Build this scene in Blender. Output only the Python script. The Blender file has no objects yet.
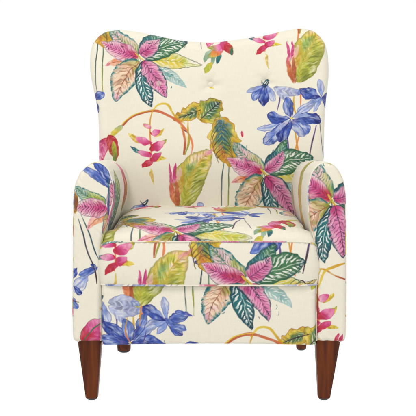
import bpy, math
import numpy as np

rng = np.random.RandomState(7)
scene = bpy.context.scene
C = scene.collection

# ------------------------------------------------------------------ scale notes
# front plane of the chair is y = 0, floor z = 0, photograph scale there 390 px per metre
S = 390.0
CAM_D, CAM_H = 2.6, 0.67
HOR = 399 - CAM_H * S           # horizon row of the photograph
CX = 209.0


def smooth(x):
    x = np.clip(x, 0, 1)
    return x * x * (3 - 2 * x)


def back_depth(z):
    """front surface of the inside back: upright low down, raked above the seat"""
    z = np.asarray(z, float)
    return 0.485 + 0.20 * np.maximum(z - 0.45, 0)


def back_point(px, py):
    """where a point seen on the backrest lies on it (x, z in metres)"""
    z = 0.7
    for _ in range(20):
        d = float(back_depth(z))
        s = S * CAM_D / (CAM_D + d)
        z = CAM_H - (py - HOR) / s
    return (px - CX) / s, z


# ------------------------------------------------------------------ printed cloth painter
def sr(*c):
    return np.array(c, float) / 255.0


CREAM = sr(233, 227, 208)

NZ = []
for cells in (12, 40, 110):
    g = rng.rand(cells, cells)
    n = 512
    xs = np.arange(n) * cells / n
    i = xs.astype(int)
    f = smooth(xs - i)
    a = g[i][:, i]; b = g[(i + 1) % cells][:, i]; c = g[i][:, (i + 1) % cells]; d = g[(i + 1) % cells][:, (i + 1) % cells]
    NZ.append((a * (1 - f)[:, None] + b * f[:, None]) * (1 - f)[None, :] + (c * (1 - f)[:, None] + d * f[:, None]) * f[None, :])


def nz(k, X, Y, sc, ox, oy):
    return NZ[k][(np.abs((X * sc + ox) * 8).astype(int)) % 512, (np.abs((Y * sc + oy) * 8).astype(int)) % 512]


class Canvas:
    def __init__(s, u0, v0, u1, v1, R=4.0, wrap=False):
        s.u0, s.v0, s.u1, s.v1, s.R, s.wrap = u0, v0, u1, v1, R, wrap
        s.w = int(round((u1 - u0) * R)); s.h = int(round((v1 - v0) * R))
        s.a = np.empty((s.h, s.w, 3)); s.a[:] = CREAM
        s.T = (0, 0, 1.0, 0.0); s.w1 = 3.4; s.w2 = 1.35

    def at(s, ox, oy, sc=1.0, rot=0.0):
        s.T = (ox, oy, sc, math.radians(rot)); return s

    def tp(s, p):
        ox, oy, sc, r = s.T
        x, y = p
        return np.array([ox + sc * (x * math.cos(r) - y * math.sin(r)), oy + sc * (x * math.sin(r) + y * math.cos(r))])

    def box(s, x0, y0, x1, y1):
        i0 = int((x0 - s.u0) * s.R); i1 = int((x1 - s.u0) * s.R) + 1
        j0 = int((y0 - s.v0) * s.R); j1 = int((y1 - s.v0) * s.R) + 1
        if not s.wrap:
            i0 = max(i0, 0); j0 = max(j0, 0); i1 = min(i1, s.w); j1 = min(j1, s.h)
        if i1 <= i0 or j1 <= j0:
            return None
        I = np.arange(i0, i1); J = np.arange(j0, j1)
        X, Y = np.meshgrid(s.u0 + (I + .5) / s.R, s.v0 + (J + .5) / s.R)
        # the hand of the painter: outlines wander a little everywhere on the cloth
        k = s.T[2]
        def nb(g, sc, o):
            x = np.abs(X * sc / k + o) * 8; y = np.abs(Y * sc / k + o) * 8
            i = x.astype(int); j = y.astype(int); fx = x - i; fy = y - j; G = NZ[g]; m = 512
            return (G[i % m, j % m] * (1 - fx) + G[(i + 1) % m, j % m] * fx) * (1 - fy) + (G[i % m, (j + 1) % m] * (1 - fx) + G[(i + 1) % m, (j + 1) % m] * fx) * fy - .5
        if not s.wrap:
            X2 = X + k * (s.w1 * nb(0, .33, 300) + s.w2 * nb(1, .5, 500)); Y2 = Y + k * (s.w1 * nb(0, .33, 700) + s.w2 * nb(1, .5, 900))
            X, Y = X2, Y2
        return I, J, X, Y

    def blend(s, I, J, col, al):
        ix = np.ix_(J % s.h, I % s.w)
        s.a[ix] = s.a[ix] * (1 - al[..., None]) + col * al[..., None]

    @staticmethod
    def nearest(X, Y, P):
        best = np.full(X.shape, 1e9); tt = np.zeros(X.shape); ss = np.zeros(X.shape)
        n = len(P) - 1
        for k in range(n):
            ax, ay = P[k]; dx, dy = P[k + 1] - P[k]
            L2 = dx * dx + dy * dy + 1e-9
            q = ((X - ax) * dx + (Y - ay) * dy) / L2
            if k > 0: q = np.maximum(q, 0)
            if k < n - 1: q = np.minimum(q, 1)
            qc = np.clip(q, 0, 1)
            d2 = (X - ax - qc * dx) ** 2 + (Y - ay - qc * dy) ** 2
            m = d2 < best
            best = np.where(m, d2, best)
            tt = np.where(m, (k + q) / n, tt)
            cr = (X - ax) * dy - (Y - ay) * dx
            ss = np.where(m, np.sign(cr) * np.sqrt(d2), ss)
        return tt, ss

    def leaf(s, p0, p1, w, cols, bend=0.0, vein=None, nv=7, vs=.8, mid=None, edge=None, ea=.7, serr=0.0,
             kind='leaf', alpha=.95, slant=1.0, wash=.35, dash=0.0, rag=.08, pale=0.0, ew=1.0, soft=0):
        """one painted leaf or petal. cols: colours from base to tip; w: full width"""
        sc = s.T[2]
        a = s.tp(p0); b = s.tp(p1); w = w * sc / 2
        d = b - a; L = np.hypot(*d); pr = np.array([-d[1], d[0]])
        m = (a + b) / 2 + pr * bend
        t = np.linspace(0, 1, 13)[:, None]
        P = a * (1 - t) ** 2 + 2 * m * t * (1 - t) + b * t * t
        pad = w * 1.5 + 5
        B = s.box(P[:, 0].min() - pad, P[:, 1].min() - pad, P[:, 0].max() + pad, P[:, 1].max() + pad)
        if B is None: return
        I, J, X, Y = B
        tt, ss = s.nearest(X, Y, P)
        tc = np.clip(tt, 0, 1)
        n0_ = nz(0, X, Y, .5 / sc, 40, 90)
        if kind == 'leaf':
            prof = (tc ** .7) * ((1 - tc) ** .85) / .34
        elif kind == 'petal':
            prof = (tc ** .95) * ((1 - tc) ** .62) / .39
        elif kind == 'long':
            prof = (tc ** .52) * ((1 - tc) ** .74) / .42
        elif kind == 'ovate':
            prof = (tc ** .5) * ((1 - tc) ** .78) / .42
        elif kind == 'lobe':
            prof = (tc ** .42) * ((1 - tc) ** .62) / .49 * (1 + .13 * np.sin(tc * 21 + (ss > 0) * 2.1 + 5 * n0_))
        else:
            prof = (tc ** .3) * ((1 - tc) ** .9) / .5
        prof = np.where((tt < -.02) | (tt > 1.02), 0, prof)
        ox, oy = rng.rand(2) * 300
        ww = w * prof
        Ls = L / sc; as_ = np.abs(ss) / sc
        if kind == 'petal':
            n1 = nz(1, tc * Ls, ss / sc * 2.2, .42, ox, oy); n2 = nz(2, tc * Ls * .35, ss / sc * 1.6, .8, ox, oy)
        else:
            side_ = np.where(ss > 0, 60.0, 0.0)
            n1 = nz(1, (tc * Ls - as_ * slant * .8) * 1.3, as_ * .55 + side_, .75, ox, oy)
            n2 = nz(2, (tc * Ls - as_ * slant * .8) * 1.2, as_ * .45 + side_, .7, ox, oy)
        n0 = nz(0, X, Y, .8 / sc, oy, ox); ne = nz(1, X, Y, .8 / sc, ox, oy)
        if serr:
            ph = tc * nv * 2.2
            ww = ww * (1 - serr * (ph - np.floor(ph)))
        ww = ww * (1 + rag * 2 * (.25 * ne + .75 * n0 - .5))
        A = np.clip((ww - np.abs(ss)) * s.R * .8 / max(sc, .8) + .3, 0, 1) * alpha
        if soft: A = np.clip((ww - np.abs(ss)) / (soft * sc) + .8 * (n1 - .5), 0, 1) * alpha
        r = np.abs(ss) / np.maximum(ww, .2)
        # watercolour wash
        q = np.clip(tc + .55 * (n0 - .5), 0, .999) * (len(cols) - 1)
        k = q.astype(int); f = (q - k)[..., None]
        ca = np.array(cols)
        col = ca[k] * (1 - f) + ca[np.minimum(k + 1, len(cols) - 1)] * f
        wv = np.clip((n1 * .5 + n2 * .2 + n0 * .3 - .5) * 3.4, 0, 1) * wash
        col = col * (1 - wv[..., None]) + (col * .25 + CREAM * .78) * wv[..., None]
        dk = np.clip((.45 - n1) * 2.2, 0, 1) * wash * .8
        col = col * (1 - .42 * dk[..., None])
        if pale:
            pm = np.clip((r - .3) / .5, 0, 1) * pale * np.clip(.35 + 1.3 * n1, 0, 1) * np.clip(.3 + 1.5 * n0, 0, 1)
            col = col * (1 - pm[..., None]) + (CREAM * .9 + col * .1) * pm[..., None]
        if vein is not None:
            ph = nv * (tc - slant * .22 * r * prof) + .45 * (ne - .5) + .2 * (n0 - .5)
            fr = np.abs(ph - np.round(ph))
            thick = (.20 - .10 * r) + .12 * (n2 - .5)
            if dash:
                thick = thick * np.clip(1.4 * np.sin(np.pi * np.clip((r - .12) / .8, 0, 1)), 0, 1) * (1 + dash)
            vm = np.clip((thick - fr) * 9, 0, 1) * vs * np.clip(1.4 - r, .2, 1) * np.clip(prof * 2.2, 0, 1)
            vm = vm * np.clip(.35 + 1.6 * n2, 0, 1)
            col = col * (1 - vm[..., None]) + vein * vm[..., None]
        if mid is not None:
            mm = np.clip(1.25 - np.abs(ss) / (.42 * sc), 0, 1) * .85 * (tc < .93) * np.clip(.45 + n1, 0, 1)
            col = col * (1 - mm[..., None]) + mid * mm[..., None]
        if edge is not None:
            ed = np.clip(1.15 - (ww - np.abs(ss)) / (ew * sc) + (.9 * (n1 - .5) if ew > 1.2 else 0), 0, 1) * ea * np.clip(.15 + 1.6 * n1, 0, 1)
            col = col * (1 - ed[..., None]) + edge * ed[..., None]
        s.blend(I, J, np.clip(col, 0, 1), A)

    def stroke(s, pts, w, col, col2=None, alpha=.9, taper=True):
        sc = s.T[2]
        Q = np.array([s.tp(p) for p in pts]); w = w * sc / 2
        if len(Q) > 2:
            out = []
            E = np.vstack([2 * Q[0] - Q[1], Q, 2 * Q[-1] - Q[-2]])
            for k in range(1, len(E) - 2):
                for t in np.linspace(0, 1, 6, endpoint=False):
                    p0, p1, p2, p3 = E[k - 1:k + 3]
                    out.append(.5 * (2 * p1 + (p2 - p0) * t + (2 * p0 - 5 * p1 + 4 * p2 - p3) * t * t + (3 * p1 - p0 - 3 * p2 + p3) * t ** 3))
            out.append(Q[-1]); Q = np.array(out)
        pad = w + 5
        s.w1, s.w2 = 2.6, .15
        B = s.box(Q[:, 0].min() - pad, Q[:, 1].min() - pad, Q[:, 0].max() + pad, Q[:, 1].max() + pad)
        s.w1, s.w2 = 3.4, 1.35
        if B is None: return
        I, J, X, Y = B
        tt, ss = s.nearest(X, Y, Q)
        tc = np.clip(tt, 0, 1)
        n1 = nz(0, X, Y, .9 / sc, 11, 37)
        ww = w * (.7 + .5 * n1)
        if taper: ww = ww * (.55 + .45 * np.sin(np.pi * np.clip(tc, .02, .98)))
        ends = (tt > -.01) & (tt < 1.01)
        A = np.clip((ww - np.abs(ss)) * s.R * .8 + .45, 0, 1) * alpha * ends * np.clip(.55 + n1, 0, 1)
        c = np.array(col)[None, None, :] * np.ones(X.shape + (1,))
        if col2 is not None:
            f = smooth(tc + .4 * (n1 - .5))[..., None]
            c = c * (1 - f) + np.array(col2) * f
        s.blend(I, J, c, A)

    def sample(s, U, V):
        x = (U - s.u0) * s.R - .5; y = (V - s.v0) * s.R - .5
        if s.wrap:
            i = np.floor(x).astype(int); j = np.floor(y).astype(int); fx = x - i; fy = y - j
            i1 = (i + 1) % s.w; j1 = (j + 1) % s.h; i %= s.w; j %= s.h
        else:
            x = np.clip(x, 0, s.w - 1.001); y = np.clip(y, 0, s.h - 1.001)
            i = x.astype(int); j = y.astype(int); fx = x - i; fy = y - j; i1 = i + 1; j1 = j + 1
        fx = fx[..., None]; fy = fy[..., None]
        return (s.a[j, i] * (1 - fx) + s.a[j, i1] * fx) * (1 - fy) + (s.a[j1, i] * (1 - fx) + s.a[j1, i1] * fx) * fy


# palette of the print
PINK = sr(226, 124, 172); HOT = sr(198, 54, 116); BLUSH = sr(232, 176, 190); PEACH = sr(232, 180, 150)
ORNG = sr(222, 120, 70); RUST = sr(160, 66, 34); RED = sr(184, 34, 52); TEAL = sr(30, 100, 106); DTEAL = sr(22, 58, 72)
GRN = sr(62, 112, 72); DGRN = sr(32, 80, 62); OLIV = sr(140, 148, 48); LIME = sr(180, 186, 62); YEL = sr(222, 196, 66)
GOLD = sr(200, 150, 34); BLUE = sr(50, 76, 166); DBLUE = sr(24, 36, 118); PERI = sr(118, 142, 208); LAV = sr(182, 190, 220)
PURP = sr(82, 62, 130); WHT = sr(238, 236, 226); INK = sr(52, 32, 44); SAGE = sr(140, 170, 150); PTEAL = sr(110, 160, 160); MAUV = sr(96, 34, 78)
BRWN = sr(120, 62, 36)


def pinwheel(c, only=None):
    K = [0]

    def L(*a, **k):
        K[0] += 1
        if only is None or K[0] in only: c.leaf(*a, **k)
    L((2, 4), (48, 33), 13, [TEAL, PTEAL, sr(150, 190, 186)], -.10, WHT, 12, .95, None, PTEAL, .6, alpha=.8, dash=.5, pale=.5, ew=1.6)
    L((6, 3), (62, 9), 15, [OLIV, YEL, LIME, CREAM], -.05, WHT, 9, .7, OLIV, sr(60, 70, 60), .9, pale=.75)
    L((1, -2), (22, -31), 18, [DTEAL, TEAL, GRN], .12, WHT, 10, .6, None, DTEAL, .8, kind='ovate', ew=2)
    L((4, 0), (49, -15), 23, [DGRN, GRN, GRN, DTEAL], -.14, WHT, 9, 1, WHT, DGRN, .8, kind='ovate', slant=1.7, dash=.9, ew=2)
    L((0, -2), (-30, -30), 17, [OLIV, sr(206, 190, 140), BLUSH, SAGE], -.13, GRN, 12, .9, GRN, TEAL, 1, kind='ovate', pale=.5, ew=1.8)
    L((-3, 3), (-33, 11), 9, [RED, ORNG, PEACH, PINK], .10, None, 7, .5, RUST, None, wash=.6)
    L((-1, 0), (-38, -14), 18, [RED, HOT, PINK, PINK, BLUSH], -.10, MAUV, 14, .8, HOT, sr(110, 96, 120), .8, kind='ovate', pale=.85)
    L((-1, 5), (-23, 47), 26, [OLIV, PEACH, sr(236, 206, 170), BLUSH], .16, BRWN, 10, .5, BRWN, TEAL, 1.0, kind='ovate', serr=.06, ew=2.8, pale=.5, wash=.7)
    L((2, 5), (13, 52), 16, [DTEAL, TEAL, TEAL, DTEAL], .10, WHT, 10, 1, WHT, DTEAL, .9, kind='ovate', dash=.8, ew=1.8)
    L((2, 4), (27, 43), 19, [HOT, PINK, PINK, PINK], -.10, MAUV, 13, .7, INK, DTEAL, 1.0, kind='ovate', slant=.9, pale=.6, ew=1.6)
    L((1, -1), (19, -20), 16, [HOT, PINK, PINK, BLUSH], .12, MAUV, 11, .75, MAUV, DTEAL, .9, kind='ovate', pale=.7, ew=1.5)
    r = np.random.RandomState(int(abs(c.T[0] * 7 + c.T[1])) % 9973)
    for a0, l0, l1, cc in ((70, 14, 44, INK), (58, 16, 46, DTEAL), (-17, 18, 46, DGRN), (-55, 14, 30, DTEAL), (116, 16, 42, TEAL), (200, 14, 34, INK), (224, 14, 36, TEAL), (36, 20, 52, TEAL)):
        if only is not None: break
        for k in range(5):
            a = math.radians(a0 + r.uniform(-13, 13)); q = r.uniform(l0, l1); a2 = a + r.choice([-1, 1]) * r.uniform(.4, .9); m = r.uniform(2, 4.5)
            x, y = q * math.cos(a), q * math.sin(a)
            c.stroke([(x, y), (x + m * .5 * math.cos(a2), y + m * .5 * math.sin(a2)), (x + m * math.cos(a2 + .4), y + m * math.sin(a2 + .4))], r.uniform(.5, 1.0), cc, alpha=.8)
    c.stroke([(-4, -3), (0, 1), (4, 4)], 2.2, YEL, GOLD)
    c.stroke([(0, 2), (1, 6), (0, 11)], 1.0, INK)
    c.stroke([(0, 0), (-2, 4), (-5, 7)], 1.4, OLIV)


def petal(c, p0, p1, w, dark=1, bend=0.0):
    cols = {2: [DBLUE, BLUE, BLUE, DBLUE], 1: [PURP, BLUE, PERI, BLUE], 0: [LAV, PERI, LAV, LAV]}[dark]
    c.leaf(p0, p1, w, cols, bend, {2: PERI, 1: LAV, 0: PERI}[dark], 2, .4, {2: DBLUE, 1: BLUE, 0: PERI}[dark], {2: DBLUE, 1: DBLUE, 0: BLUE}[dark], .75, kind='petal', wash=.85, slant=3.5, rag=.28, pale=(0, .15, .45)[2 - dark])


def bluecluster(c):
    st = c.stroke
    st([(-4, 16), (-3, 30), (-2, 42)], 1.5, PURP)
    st([(3, 8), (5, 26), (9, 44)], 1.6, GOLD, ORNG)
    st([(9, 8), (5, 26), (1, 44)], 1.6, ORNG, GOLD)
    st([(24, 8), (20, 24), (16, 42)], 1.6, PURP, INK)
    st([(27, -2), (29, 20), (33, 44)], 1.1, sr(110, 100, 110))
    st([(-15, -32), (-12, -20), (-14, -8)], 1.4, PURP)
    st([(3, -30), (2, -14), (5, -4)], 2.0, GOLD); st([(9, -30), (9, -12)], 1.5, ORNG)
    # drooping flower on the left
    petal(c, (-25, -35), (-38, -18), 11, 1, .1); petal(c, (-26, -35), (-28, -12), 10, 2); petal(c, (-24, -34), (-19, -16), 8, 0, -.1)
    petal(c, (-27, -34), (-44, -26), 6, 0)
    st([(-30, -38), (-26, -34), (-23, -39), (-28, -35)], 1.3, DTEAL)
    # long greyish arching petals
    c.leaf((-18, -31), (12, -27), 10, [sr(150, 156, 176), LAV, sr(160, 165, 196), PERI], .14, PURP, 4, .3, None, sr(120, 124, 150), .5, kind='leaf', wash=.8)
    c.leaf((-17, -30), (2, -14), 7, [LAV, LAV, PERI], .08, None, wash=.8)
    # second star
    petal(c, (31, -19), (27, -38), 8, 0); petal(c, (31, -19), (6, -6), 9, 0, .08); petal(c, (31, -19), (48, -25), 9, 1); petal(c, (31, -19), (42, -6), 9, 2)
    petal(c, (31, -19), (22, -6), 6, 0)
    petal(c, (30, -19), (9, -30), 12, 2, -.1)
    # main star
    petal(c, (0, 0), (-34, 12), 8, 0, -.1); petal(c, (0, 0), (22, -14), 8, 0); petal(c, (0, 0), (-5, -21), 12, 1)
    petal(c, (0, 0), (-25, -4), 13, 2, -.2); petal(c, (0, 0), (29, 5), 12, 2, -.2)
    petal(c, (-1, 1), (-28, 25), 12, 1, -.08); petal(c, (1, 1), (15, 16), 19, 1, -.05); petal(c, (0, 1), (-10, 25), 14, 2, .08)
    c.leaf((0, 1), (-16, 18), 5, [WHT, LAV, PERI], .1, None, alpha=.8, wash=.9); c.leaf((1, 0), (16, -3), 4, [WHT, LAV, PERI], -.1, None, alpha=.7)
    c.leaf((2, 3), (14, 20), 5, [LAV, WHT, PERI], -.2, None, alpha=.6, soft=1.5); c.leaf((-3, -2), (-22, -8), 4, [PERI, LAV, PERI], -.2, None, alpha=.7, soft=1)
    c.leaf((29, -20), (16, -27), 4, [LAV, PERI], .1, None, alpha=.7, soft=1); st([(0, 0), (-7, 14), (-9, 22)], .8, DBLUE); st([(0, 0), (9, 9), (13, 16)], .8, BLUE)
    for a in range(5):
        t = a * 1.26
        st([(0, 0), (4 * math.cos(t), 4 * math.sin(t))], 1.0, WHT)
    st([(-1, -1), (2, 1)], 1.6, YEL)


def heliconia(c):
    st = c.stroke; L = lambda a, b, w, *r, **k: c.leaf(a, b, w * .84, *r, **k)
    st([(2, -53), (-1, -42), (-1, -26), (0, -12), (-1, 2)], 1.7, GOLD, ORNG)
    L((-4, -9), (-20, -16), 4.5, [GRN, TEAL, DTEAL], -.12, WHT, 4, .5)
    L((-5, -20), (-23, -29), 5.5, [PEACH, YEL, GOLD, YEL], -.15, wash=.7)
    L((4, -15), (16, -23), 7, [GOLD, YEL, OLIV], .18, wash=.7)
    L((3, -25), (14, -34), 4.5, [GOLD, YEL], .12, wash=.6)
    L((3, -4), (16, -4), 5, [GOLD, YEL, YEL], -.15, wash=.7)
    L((0, 4), (3, 20), 3.4, [YEL, GOLD, YEL], .05, alpha=.7, wash=.8)
    L((0, -34), (-9, -39), 6.5, [HOT, BLUSH, HOT], -.15, edge=GOLD); L((0, -27), (9, -32), 7.5, [BLUSH, PINK, HOT], .1, edge=HOT, ea=.5)
    L((1, -19), (-15, -25), 8, [RED, HOT, PINK, CREAM], -.1, edge=PINK); L((-2, -13), (14, -21), 10.5, [RED, HOT, PINK, BLUSH], .12, edge=HOT, ea=.5)
    L((1, -8), (-13, -12), 7, [HOT, PINK, BLUSH], -.1, edge=HOT, ea=.6); L((-1, -4), (10, -10), 7.5, [RED, HOT, PINK], .12, edge=RED, ea=.6)
    L((2, -3), (-9, 5), 7.5, [HOT, RED, RED], .18, edge=RED)
    for x, y in ((0, -30), (0, -19), (-1, -11), (0, -5)):
        st([(x - 1, y), (x + 1, y + 3)], 1.6, RED, alpha=.8)


def bananaleaf(c):
    L = c.leaf; st = c.stroke
    st([(5, -50), (6, -66), (3, -84)], 2.4, RUST, ORNG); st([(6, -50), (10, -66), (9, -84)], 2.0, OLIV, GOLD)
    L((4, 1), (33, -57), 31, [OLIV, LIME, OLIV, LIME, YEL, PEACH], -.17, sr(120, 128, 40), 16, .5, GOLD, sr(120, 120, 40), .6, kind='long', slant=1.3, wash=.95, rag=.08, ew=2.2, pale=.2)
    L((5, -3), (24, -44), 13, [LIME, YEL, sr(214, 200, 120)], -.2, OLIV, 10, .5, None, None, kind='ovate', alpha=.55, soft=3)
    L((23, -50), (37, -60), 5, [PEACH, PINK, PINK], .1, alpha=.6, soft=1.5)
    L((2, -26), (20, -46), 10, [YEL, sr(120, 170, 110), SAGE], -.1, alpha=.5, wash=.7, soft=3)
    L((1, -12), (7, -45), 9, [ORNG, GOLD, YEL], -.06, GOLD, 8, .6, alpha=.6, wash=.5)
    L((0, 2), (-3, -34), 9, [RUST, ORNG, PEACH, CREAM], -.04, None, alpha=.75, wash=.9, soft=1.5)
    L((-1, 1), (-7, -28), 5, [RUST, ORNG, RED], -.04, alpha=.75); L((1, 2), (-1, -27), 4, [RUST, RUST, ORNG], alpha=.7)
    L((-5, -22), (-8, -41), 3.0, [PINK, HOT, HOT]); L((-3, -22), (-2, -42), 3.2, [PINK, HOT, HOT])
    L((0, -24), (3, -38), 4.5, [PEACH, BLUSH, CREAM], alpha=.7)


def goldleaf(c):
    """broad serrated leaf on two long stems; origin = its tip"""
    st = c.stroke; L = c.leaf
    st([(-5, -9), (-6, 12), (-5, 46)], 1.3, DTEAL, sr(96, 110, 100)); st([(0, -2), (1, 18), (1, 44)], 1.3, DGRN, OLIV)
    petal(c, (-4, -7), (-11, -11), 4, 2)
    L((-9, -49), (1, 0), 30, [GOLD, YEL, GOLD, GOLD], -.06, sr(130, 110, 30), 10, .6, None, BRWN, .55, kind='lobe', rag=.22, ew=1.0, wash=.5)
    L((-9, -47), (-1, -12), 20, [sr(40, 80, 130), TEAL, GRN, OLIV], -.06, DTEAL, 9, .8, None, None, kind='lobe', rag=.5, alpha=.8, soft=4.5, wash=.6)
    L((-9, -46), (-3, -16), 14, [TEAL, sr(60, 110, 150), TEAL], -.06, YEL, 8, 1, sr(50, 90, 130), None, kind='ovate', rag=.4, alpha=.55, soft=3)
    L((-7, -26), (-2, -3), 8, [ORNG, RUST, ORNG], 0, YEL, 4, .6, alpha=.6, soft=2)
    for k in range(7):
        t = k / 6
        st([(-8 + 5 * t, -44 + 28 * t), (-15 + 4 * t, -36 + 27 * t), (-17 + 7 * t, -28 + 24 * t)], .9, INK if k % 2 else sr(90, 80, 30), alpha=.7)
        st([(-8 + 5 * t, -44 + 28 * t), (0 + 3 * t, -37 + 26 * t), (4 + 1 * t, -29 + 24 * t)], .9, DTEAL if k % 2 else sr(90, 80, 30), alpha=.7)


def goldbranch(c):
    """two small serrated leaves on a twig; origin = tip of the upper leaf"""
    L = c.leaf; st = c.stroke
    st([(-3, 12), (1, 19), (2, 24)], .8, SAGE); st([(-22, 14), (-12, 20), (-9, 24)], .8, sr(120, 130, 120))
    OL = sr(110, 104, 34)
    L((-17, 6), (-48, 18), 14, [GOLD, YEL, GOLD], -.03, OL, 8, .7, None, BRWN, .7, kind='lobe', rag=.3, wash=.5)
    L((-20, 8), (-45, 17), 10, [GRN, DGRN, OLIV], -.03, WHT, 7, .8, DGRN, kind='ovate', alpha=.8, rag=.4, soft=2.5)
    L((-22, 20), (1, -1), 20, [GOLD, YEL, OLIV, GOLD], -.04, OL, 9, .7, None, BRWN, .8, kind='lobe', rag=.3, wash=.5)
    L((-20, 18), (0, 0), 14, [OLIV, GRN, DGRN, DTEAL], -.04, WHT, 8, .9, DGRN, None, kind='ovate', alpha=.85, rag=.4, soft=2.5)
    st([(-46, 18), (-34, 13), (-20, 9)], 1.0, INK, alpha=.8); st([(-21, 19), (-10, 9), (-1, 1)], 1.0, INK, alpha=.7)


def vine(c):
    """origin = top of the arch"""
    st = c.stroke; L = c.leaf
    st([(-3, 2), (4, -6), (13, -6), (21, 5), (30, 12)], 2.2, YEL, GOLD)
    st([(-45, 28), (-33, 17), (-20, 4), (0, 0), (20, 7), (33, 21), (37, 34), (35, 49)], 2.6, RUST, ORNG)
    st([(-40, 22), (-20, 3), (0, -1)], 1.0, YEL)
    st([(26, 14), (31, 26), (34, 40)], 1.8, YEL, CREAM)
    st([(27, 17), (33, 22)], 1.0, INK)
    L((-31, 15), (-45, 27), 6, [SAGE, YEL, OLIV], .05)
    L((-46, 26), (-55, 53), 11, [RED, HOT, PINK, HOT], .12, RED, 4, .4, edge=RED, wash=.8)
    L((-46, 23), (-38, 49), 11, [RED, RED, RUST], -.14, RUST, 4, .5, edge=RUST, wash=.4)
    L((-41, 30), (-40, 52), 5, [LIME, OLIV, GRN], -.15)


def parrot(c):
    """small feathered red and green leaf; origin = red head"""
    L = c.leaf; st = c.stroke
    L((-14, 8), (-24, 20), 5, [SAGE, GRN], .1, alpha=.7); L((-13, 10), (-17, 24), 5, [GRN, SAGE], -.1, alpha=.7)
    L((-9, 8), (-10, 21), 5, [OLIV, TEAL, DTEAL], -.15); L((-6, 4), (-22, 17), 6, [ORNG, OLIV, SAGE], -.1)
    L((-15, 20), (-24, 32), 7, [YEL, LIME, YEL], .1, OLIV, 4, .4, None, OLIV, .6)
    L((-4, 3), (-16, 15), 8, [PINK, ORNG, YEL], .1, wash=.5); L((0, 0), (-20, 6), 7, [HOT, PINK, OLIV], -.12)
    L((-8, -1), (4, 12), 9, [HOT, RED, RED, OLIV], -.25, kind='ovate', wash=.3)
    L((3, 4), (3, 12), 3, [GRN, TEAL])


# element positions of one repeat, relative to the pinwheel centre (cloth units: 1 cu = 1/323 m)
REPEAT = [(goldleaf, (88, 111)), (goldbranch, (81, 45)), (vine, (15, 55)), (heliconia, (12, 107)), (bananaleaf, (39, 148)),
          (parrot, (87, -14)), (bluecluster, (30, -48)), (pinwheel, (0, 0))]


def group(c, ox, oy, sc=1.0, rot=0.0, skip=()):
    r = math.radians(rot)
    for fn, (x, y) in REPEAT:
        if fn.__name__ in skip: continue
        fn(c.at(ox + sc * (x * math.cos(r) - y * math.sin(r)), oy + sc * (x * math.sin(r) + y * math.cos(r)), sc, rot))


def lattice(c, ox, oy, sc, skip=(), n=2, rot=0.0, W=240, H=232):
    r = math.radians(rot)
    for j in range(-2 * n, 2 * n + 1):
        for i in range(-n, n + 1):
            x = (i + (.5 if j % 2 else 0)) * W * sc; y = j * H / 2 * sc
            gx = ox + x * math.cos(r) - y * math.sin(r); gy = oy + x * math.sin(r) + y * math.cos(r)
            if gx < c.u0 - 160 * sc or gx > c.u1 + 160 * sc or gy < c.v0 - 220 * sc or gy > c.v1 + 130 * sc: continue
            group(c, gx, gy, sc, rot, skip)


SC = S / 323.0
# --- the continuous cloth, used on the outside, the arm tops and the hidden faces (in cloth units, repeats)
tile = Canvas(0, 0, 240, 232, 2.6, wrap=True)
group(tile, 60, 60); group(tile, 180, 176)

# --- inside back: canvas (209 + 323 x, 323 * (1.02 - z))
KB = 323.0


def bk(px, py):
    x, z = back_point(px, py)
    return CX + KB * x, KB * (1.03 - z)


cb = Canvas(80, -15, 338, 230, 4.2)
for fn, px, py in [(goldleaf, 228, 167), (goldleaf, 104, 49), (goldbranch, 221, 101), (vine, 155, 111),
                   (vine, 262, -2), (heliconia, 265.6, 50), (heliconia, 151, 163),
                   (bananaleaf, 295, 82), (bananaleaf, 178.5, 206), (parrot, 227, 43), (bluecluster, 291, 118), (bluecluster, 170, 7),
                   (bluecluster, 57, 118), (bluecluster, 172, 240), (pinwheel, 264.4, 171.7), (pinwheel, 140.2, 56.5)]:
    fn(cb.at(*bk(px, py)))
cb.at(*bk(211, 88)).stroke([(-2, 0), (3, 1)], 1.8, YEL)
cb.at(*bk(243, 133)).leaf((0, 4), (0, -3), 2.5, [RED, HOT])
cb.at(*bk(265.6, 84)).stroke([(-5, -2), (-1, 3), (3, -3), (0, -4), (-4, 2)], 1.4, DTEAL)
cb.at(0, 0)

# --- cushion front (canvas in front photo units)
ccf = Canvas(70, 225, 350, 300, 3.6)
lattice(ccf, 246.3, 279, SC, skip=('parrot',))
# --- cushion top: v = -(distance from the front edge) in the same units
cct = Canvas(70, -260, 350, 12, 3.0)
lattice(cct, 177, -14, SC)
# --- front rail
crl = Canvas(90, 280, 330, 350, 3.6)
for ox, oy in [(86, 127), (375, 129), (236, 268), (95, 400), (373, 400)]:
    group(crl, ox, oy, SC, skip=('parrot',) if oy > 300 else ())
crl.at(0, 0, 1)
petal(crl, (129, 341), (100, 322), 14, 2, .1); petal(crl, (128, 343), (98, 338), 12, 1, .1); petal(crl, (131, 340), (146, 312), 11, 1, .1)
petal(crl, (164, 318), (186, 330), 9, 1, .1); petal(crl, (131, 342), (150, 346), 12, 2); petal(crl, (176, 346), (200, 343), 7, 2); petal(crl, (192, 316), (176, 311), 7, 1)
crl.leaf((108, 302), (140, 306), 12, [sr(150, 158, 184), LAV, sr(160, 168, 200), PERI], -.2, None, edge=PURP, ea=.4, wash=.9)
crl.stroke([(128, 318), (126, 330), (130, 341)], 1.4, GOLD, ORNG); crl.stroke([(141, 305), (140, 325)], 1.8, ORNG, GOLD); crl.stroke([(146, 330), (143, 343)], 1.2, PURP)
ccf.at(0, 0, 1)
ccf.leaf((284, 287), (318, 279), 8, [YEL, OLIV, YEL, CREAM], .1, INK, 7, .6, None, INK, .9, pale=.6)
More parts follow.
